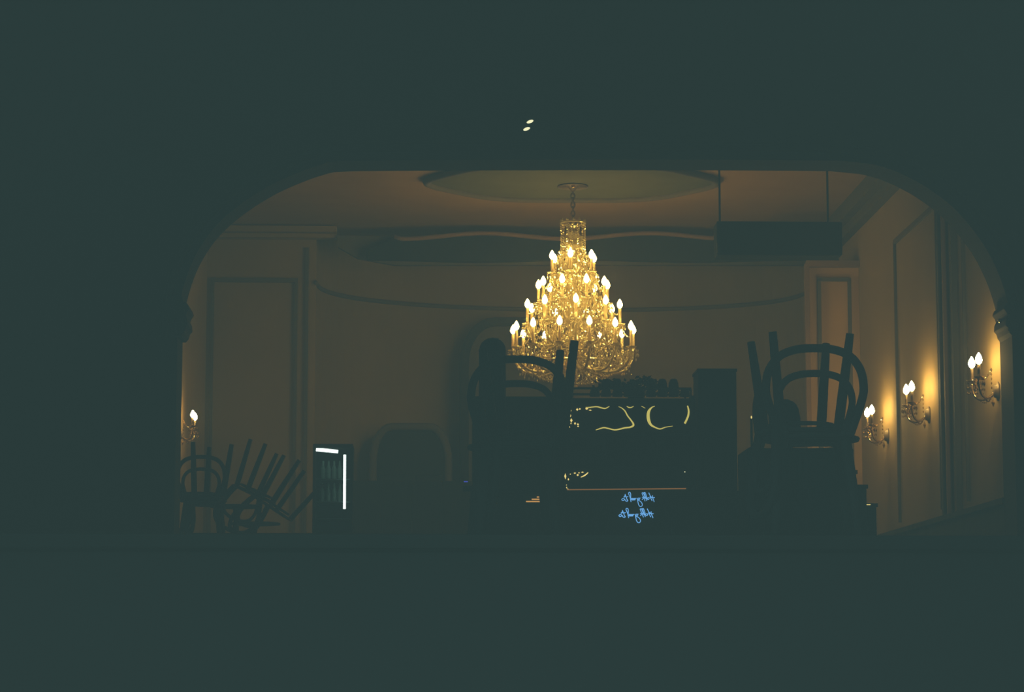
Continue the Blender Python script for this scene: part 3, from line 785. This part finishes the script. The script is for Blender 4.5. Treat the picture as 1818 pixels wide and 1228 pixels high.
# tall grinder tower right of the machine
w_, h_, xc, zb_ = box_at(1240, 1310, 656, 866, DMc, .4); h_ = P(1270, 656, DMc).z - zk2
r = empty('cabinet_tower', (xc, DMc-.01, zk2))
MB().box((0, .2, h_/2), (w_, .36, h_)).build('body', M['black'], r, bevel=.008)
MB().box((0, .015, h_*.72), (w_*.8, .012, h_*.46)).build('upper_door', M['black'], r, bevel=.003)
MB().box((0, .015, h_*.24), (w_*.8, .012, h_*.40)).build('lower_door', M['black'], r, bevel=.003)
MB().tube([Vector((w_*.3, -.004, h_*.6)), Vector((w_*.3, -.004, h_*.72))], .006, 6).build('handle', M['black'], r)
MB().box((0, .2, h_-.001), (w_+.012, .375, .02)).build('top_cap', M['black'], r)
tag(r, 'tall narrow dark cabinet standing on the bar at the right of the espresso machine', 'cabinet')
# cooler cabinet left of the machine with vent
w_, h_, xc, zb_ = box_at(840, 997, 703, 866, DMc, .4); h_ = P(900, 703, DMc).z - zk2
r = empty('cooler_cabinet', (xc, DMc-.01, zk2)); cab = r
MB().box((0, .22, h_/2), (w_, .4, h_)).build('body', M['black'], r, bevel=.006)
MB().box((-w_*.1, .015, h_*.62), (w_*.7, .015, h_*.6)).build('door', M['black'], r, bevel=.004)
MB().tube([Vector((-w_*.38, -.006, h_*.5)), Vector((-w_*.38, -.006, h_*.75))], .007, 6).build('handle', M['black'], r)
tag(r, 'wide dark cooler cabinet on the bar behind the left front chairs', 'cabinet')

for (xa, xb, y) in up_slats:
    p, q = P(xa, y, DMc-.02), P(xb, y, DMc-.02)
    MB().tube([p-cab.location, q-cab.location], .0035, 6).build('vent_slat', M['slat0'], cab)  # faint glints on the upper slats, also put in as glow
# upright loudspeaker behind the left chairs
w_, h_, xc, zb_ = box_at(851, 898, 599, 700, DK+.5, .3); zc_ = P(870, 703, DMc).z
q0 = P(851, 599, DMc+.2); q1 = P(898, 703, DMc+.2)
r = empty('loudspeaker', ((q0.x+q1.x)/2, DMc+.2, zk2 + (P(900, 703, DMc).z - zk2)))
hh = q0.z - r.location.z; ww = q1.x-q0.x
poly = [(-ww/2, 0), (ww/2, 0), (ww/2, hh*.80)] + [(ww/2*cos(pi*i/10), hh*.80+hh*.2*sin(pi*i/10)) for i in range(1, 10)] + [(-ww/2, hh*.80)]
MB().prism(poly, 0, .16).build('cabinet', M['black'], r, bevel=.006)
for z, rr in ((hh*.28, .07), (hh*.66, .045)):
    g = MB().lathe([(rr*.3,0),(rr*.85,.006),(rr,.012),(rr,.0)], seg=20).build('speaker_cone', M['cloth'], r, smooth=True); g.rotation_euler = (pi/2, 0, 0); g.location = (0, 0, z)
tag(r, 'slim dark loudspeaker with a rounded top on the cooler cabinet behind the left chairs', 'loudspeaker')

# doubled glass reflection of blue script, built as glowing tubes before the counter
T = [
 [(455,408),(430,385),(395,372),(368,388),(365,410),(395,428),(425,415),(440,395),(455,415),(470,440),(505,448),(525,430),(510,405)],
 [(450,255),(468,300),(490,360),(512,425)], [(412,330),(450,322),(490,330),(535,318)],
 [(420,350),(440,310),(455,270)],
 [(612,465),(602,420),(588,350),(565,290),(545,245),(550,212),(575,205),(598,235),(603,300),(600,360)],
 [(606,400),(620,372),(645,372),(650,405),(635,415),(625,395),(650,375),(675,372),(685,405),(668,415),(662,395),(690,372),(715,375),(722,405),(705,412),(700,392),(725,372),(760,368)],
 [(850,350),(845,385),(825,405),(800,400),(790,378),(805,362),(830,372),(790,368),(788,420),(800,480),(820,550),(850,585),(885,588),(912,560),(912,520),(885,470),(840,435),(790,410)],
 [(905,225),(925,280),(955,350),(990,445)], [(905,225),(935,215),(960,260),(985,330),(1010,385)],
 [(955,215),(975,260),(1000,330),(1040,435)], [(955,215),(985,210),(1005,250),(1030,330),(1035,385)],
 [(910,405),(930,380),(955,365),(980,350)], [(905,340),(950,345),(1000,330)],
 [(1040,385),(1060,355),(1090,350),(1100,375),(1080,400),(1055,395),(1045,375)],
 [(1085,215),(1110,265),(1140,320),(1185,345),(1210,400),(1235,465)], [(1110,330),(1150,345),(1200,345),(1250,350)],
 [(1125,310),(1140,360),(1165,410),(1180,440)], [(1190,290),(1185,330),(1200,370)],
]
q = P(1132, 905, DK-.03); r = empty('neon_sign', (q.x, DK-.03, P(1132, 932, DK-.03).z))
for row, (ox, oy, sh) in enumerate(((0, 0, 0), (-35, 432, -.05))):
    m = MB()
    for s in T:
        pts = [(1080+(x+ox+sh*(1200-x))/15.15, 860+(y+oy)/15.15) for x, y in s]
        q_ = smoothpts(pts, 3)
        m.tube([P(x, y, DK-.03)-r.location for x, y in q_], .0030 if row == 0 else .0034, 6)
    m.build('script_line', M['blue'], r)
m = MB()
for x, y in ((1106, 886), (1148, 886), (1106, 914), (1148, 914)):
    m.tube([P(x, y, DK-.03)-r.location, P(x, y, DK-.03)-r.location+Vector((0, .075, 0))], .002, 5)
m.build('standoff', M['black'], r)
tag(r, 'small blue neon sign with mirrored handwriting in two identical lines below the espresso machine', 'neon sign')

# ------------------------------------------------------------------ right: sideboard, bundle, crate
DSb = 12.3
w_, h_, xc, zb_ = box_at(1327, 1519, 795, 960, DSb, .4); h_ = P(1400, 795, DSb).z - ZF
r = empty('sideboard', (xc, DSb, ZF))
MB().box((0, .2, h_/2+.03), (w_, .38, h_-.06)).build('body', M['black'], r, bevel=.006)
for s in (-1, 1):
    d = MB().box((s*w_/4, .005, h_/2+.02), (w_/2-.02, .014, h_-.14)).build('door', M['black'], r, bevel=.004)
    MB().tube([Vector((s*.03, -.01, h_*.5)), Vector((s*.03, -.01, h_*.62))], .005, 6).build('handle', M['black'], d)
for sx in (-1, 1):
    for sy in (.05, .35): MB().box((sx*(w_/2-.03), sy, .031), (.035, .035, .062)).build('foot', M['black'], r)
tag(r, 'low dark sideboard behind the right front chair stack', 'sideboard')
def blob(name, x, y, rx, rz, ry, D, label, cat, base):
    c = P(x, y, D); n1, n2 = 12, 20; v = []; f = []
    for i in range(n1+1):
        for j in range(n2):
            t = pi*i/n1; w = 2*pi*j/n2
            k = 1 + .05*sin(3*w+i) + .03*sin(5*w)
            v.append(Vector((rx*sin(t)*cos(w)*k, ry*sin(t)*sin(w)*k, rz*cos(t) if t < pi/2 else (c.z-base)*cos(t))))
    for i in range(n1):
        for j in range(n2): f.append((i*n2+j, (i+1)*n2+j, (i+1)*n2+(j+1) % n2, i*n2+(j+1) % n2))
    m = MB(); m.add([p + Vector((0,0,c.z-base)) for p in v], f)
    o = m.build(name, M['cloth'], smooth=True); o.location = (c.x, D, base)
    return tag(o, label, cat)
zsb = ZF + h_
blob('cloth_sack', 1394, 742, 28*px(12.5), 34*px(12.5), .10, 12.5, 'rounded dark cloth sack on the sideboard seen through the right front chair', 'sack', zsb)
blob('cloth_sack', 1350, 728, 13*px(12.4), 45*px(12.5), .09, 12.52, 'taller, narrower dark cloth sack on the left end of the low sideboard', 'sack', zsb)
# two gold glints by the sack, put in as glowing dots on made-up stands
for i, (x, y) in enumerate(((1334, 741), (1350, 734))):
    p = P(x, y, 12.38)
    r = empty('candle_stub', (p.x, 12.38, zsb)); hh = p.z - zsb
    MB().lathe([(.02,0),(.02,.006),(.006,.012),(.006,hh-.01),(.009,hh-.006)], seg=12).build('stand', M['black'], r, smooth=True)
    MB().lathe([(.001,hh-.007),(.0035,hh),(.003,hh+.004),(.001,hh+.009)], seg=10).build('flame', M['gold'], r, smooth=True)
    tag(r, ['dark candle stand with a tiny gold flame on the sideboard, left one of two', 'dark candle stand with a tiny gold flame on the sideboard, right one of two'][i], 'candle')  # made-up stand for a glint, no candle there
# stepped crates at the right end of the terrace
for i, (xa, xb, yt, D) in enumerate(((1490, 1523, 836, 13.2), (1520, 1541, 862, 13.3), (1536, 1558, 895, 13.4))):
    w_, h_, xc, _ = box_at(xa, xb, yt, 960, D, .3); h_ = P(xa, yt, D).z - ZF
    m = MB(); m.box((0, .15, h_/2), (w_, .3, h_))
    r = empty('crate', (xc, D, ZF)); m.build('body', M['cloth'], r, bevel=.02)
    MB().box((0, .15, h_-.004), (w_+.01, .31, .02)).build('lid', M['black'], r)
    if i == 2: MB().box((-.02, -.008, h_-.002), (.03, .006, .004)).build('gilt_edge', M['gold'], r)  # short edge piece given a gold glow
    tag(r, ['tallest of three dark crates right of the front chair stack', 'middle of three dark crates stepping down to the right of the front chairs', 'lowest dark crate with a tiny gilt edge, right of the front chairs'][i], 'crate')
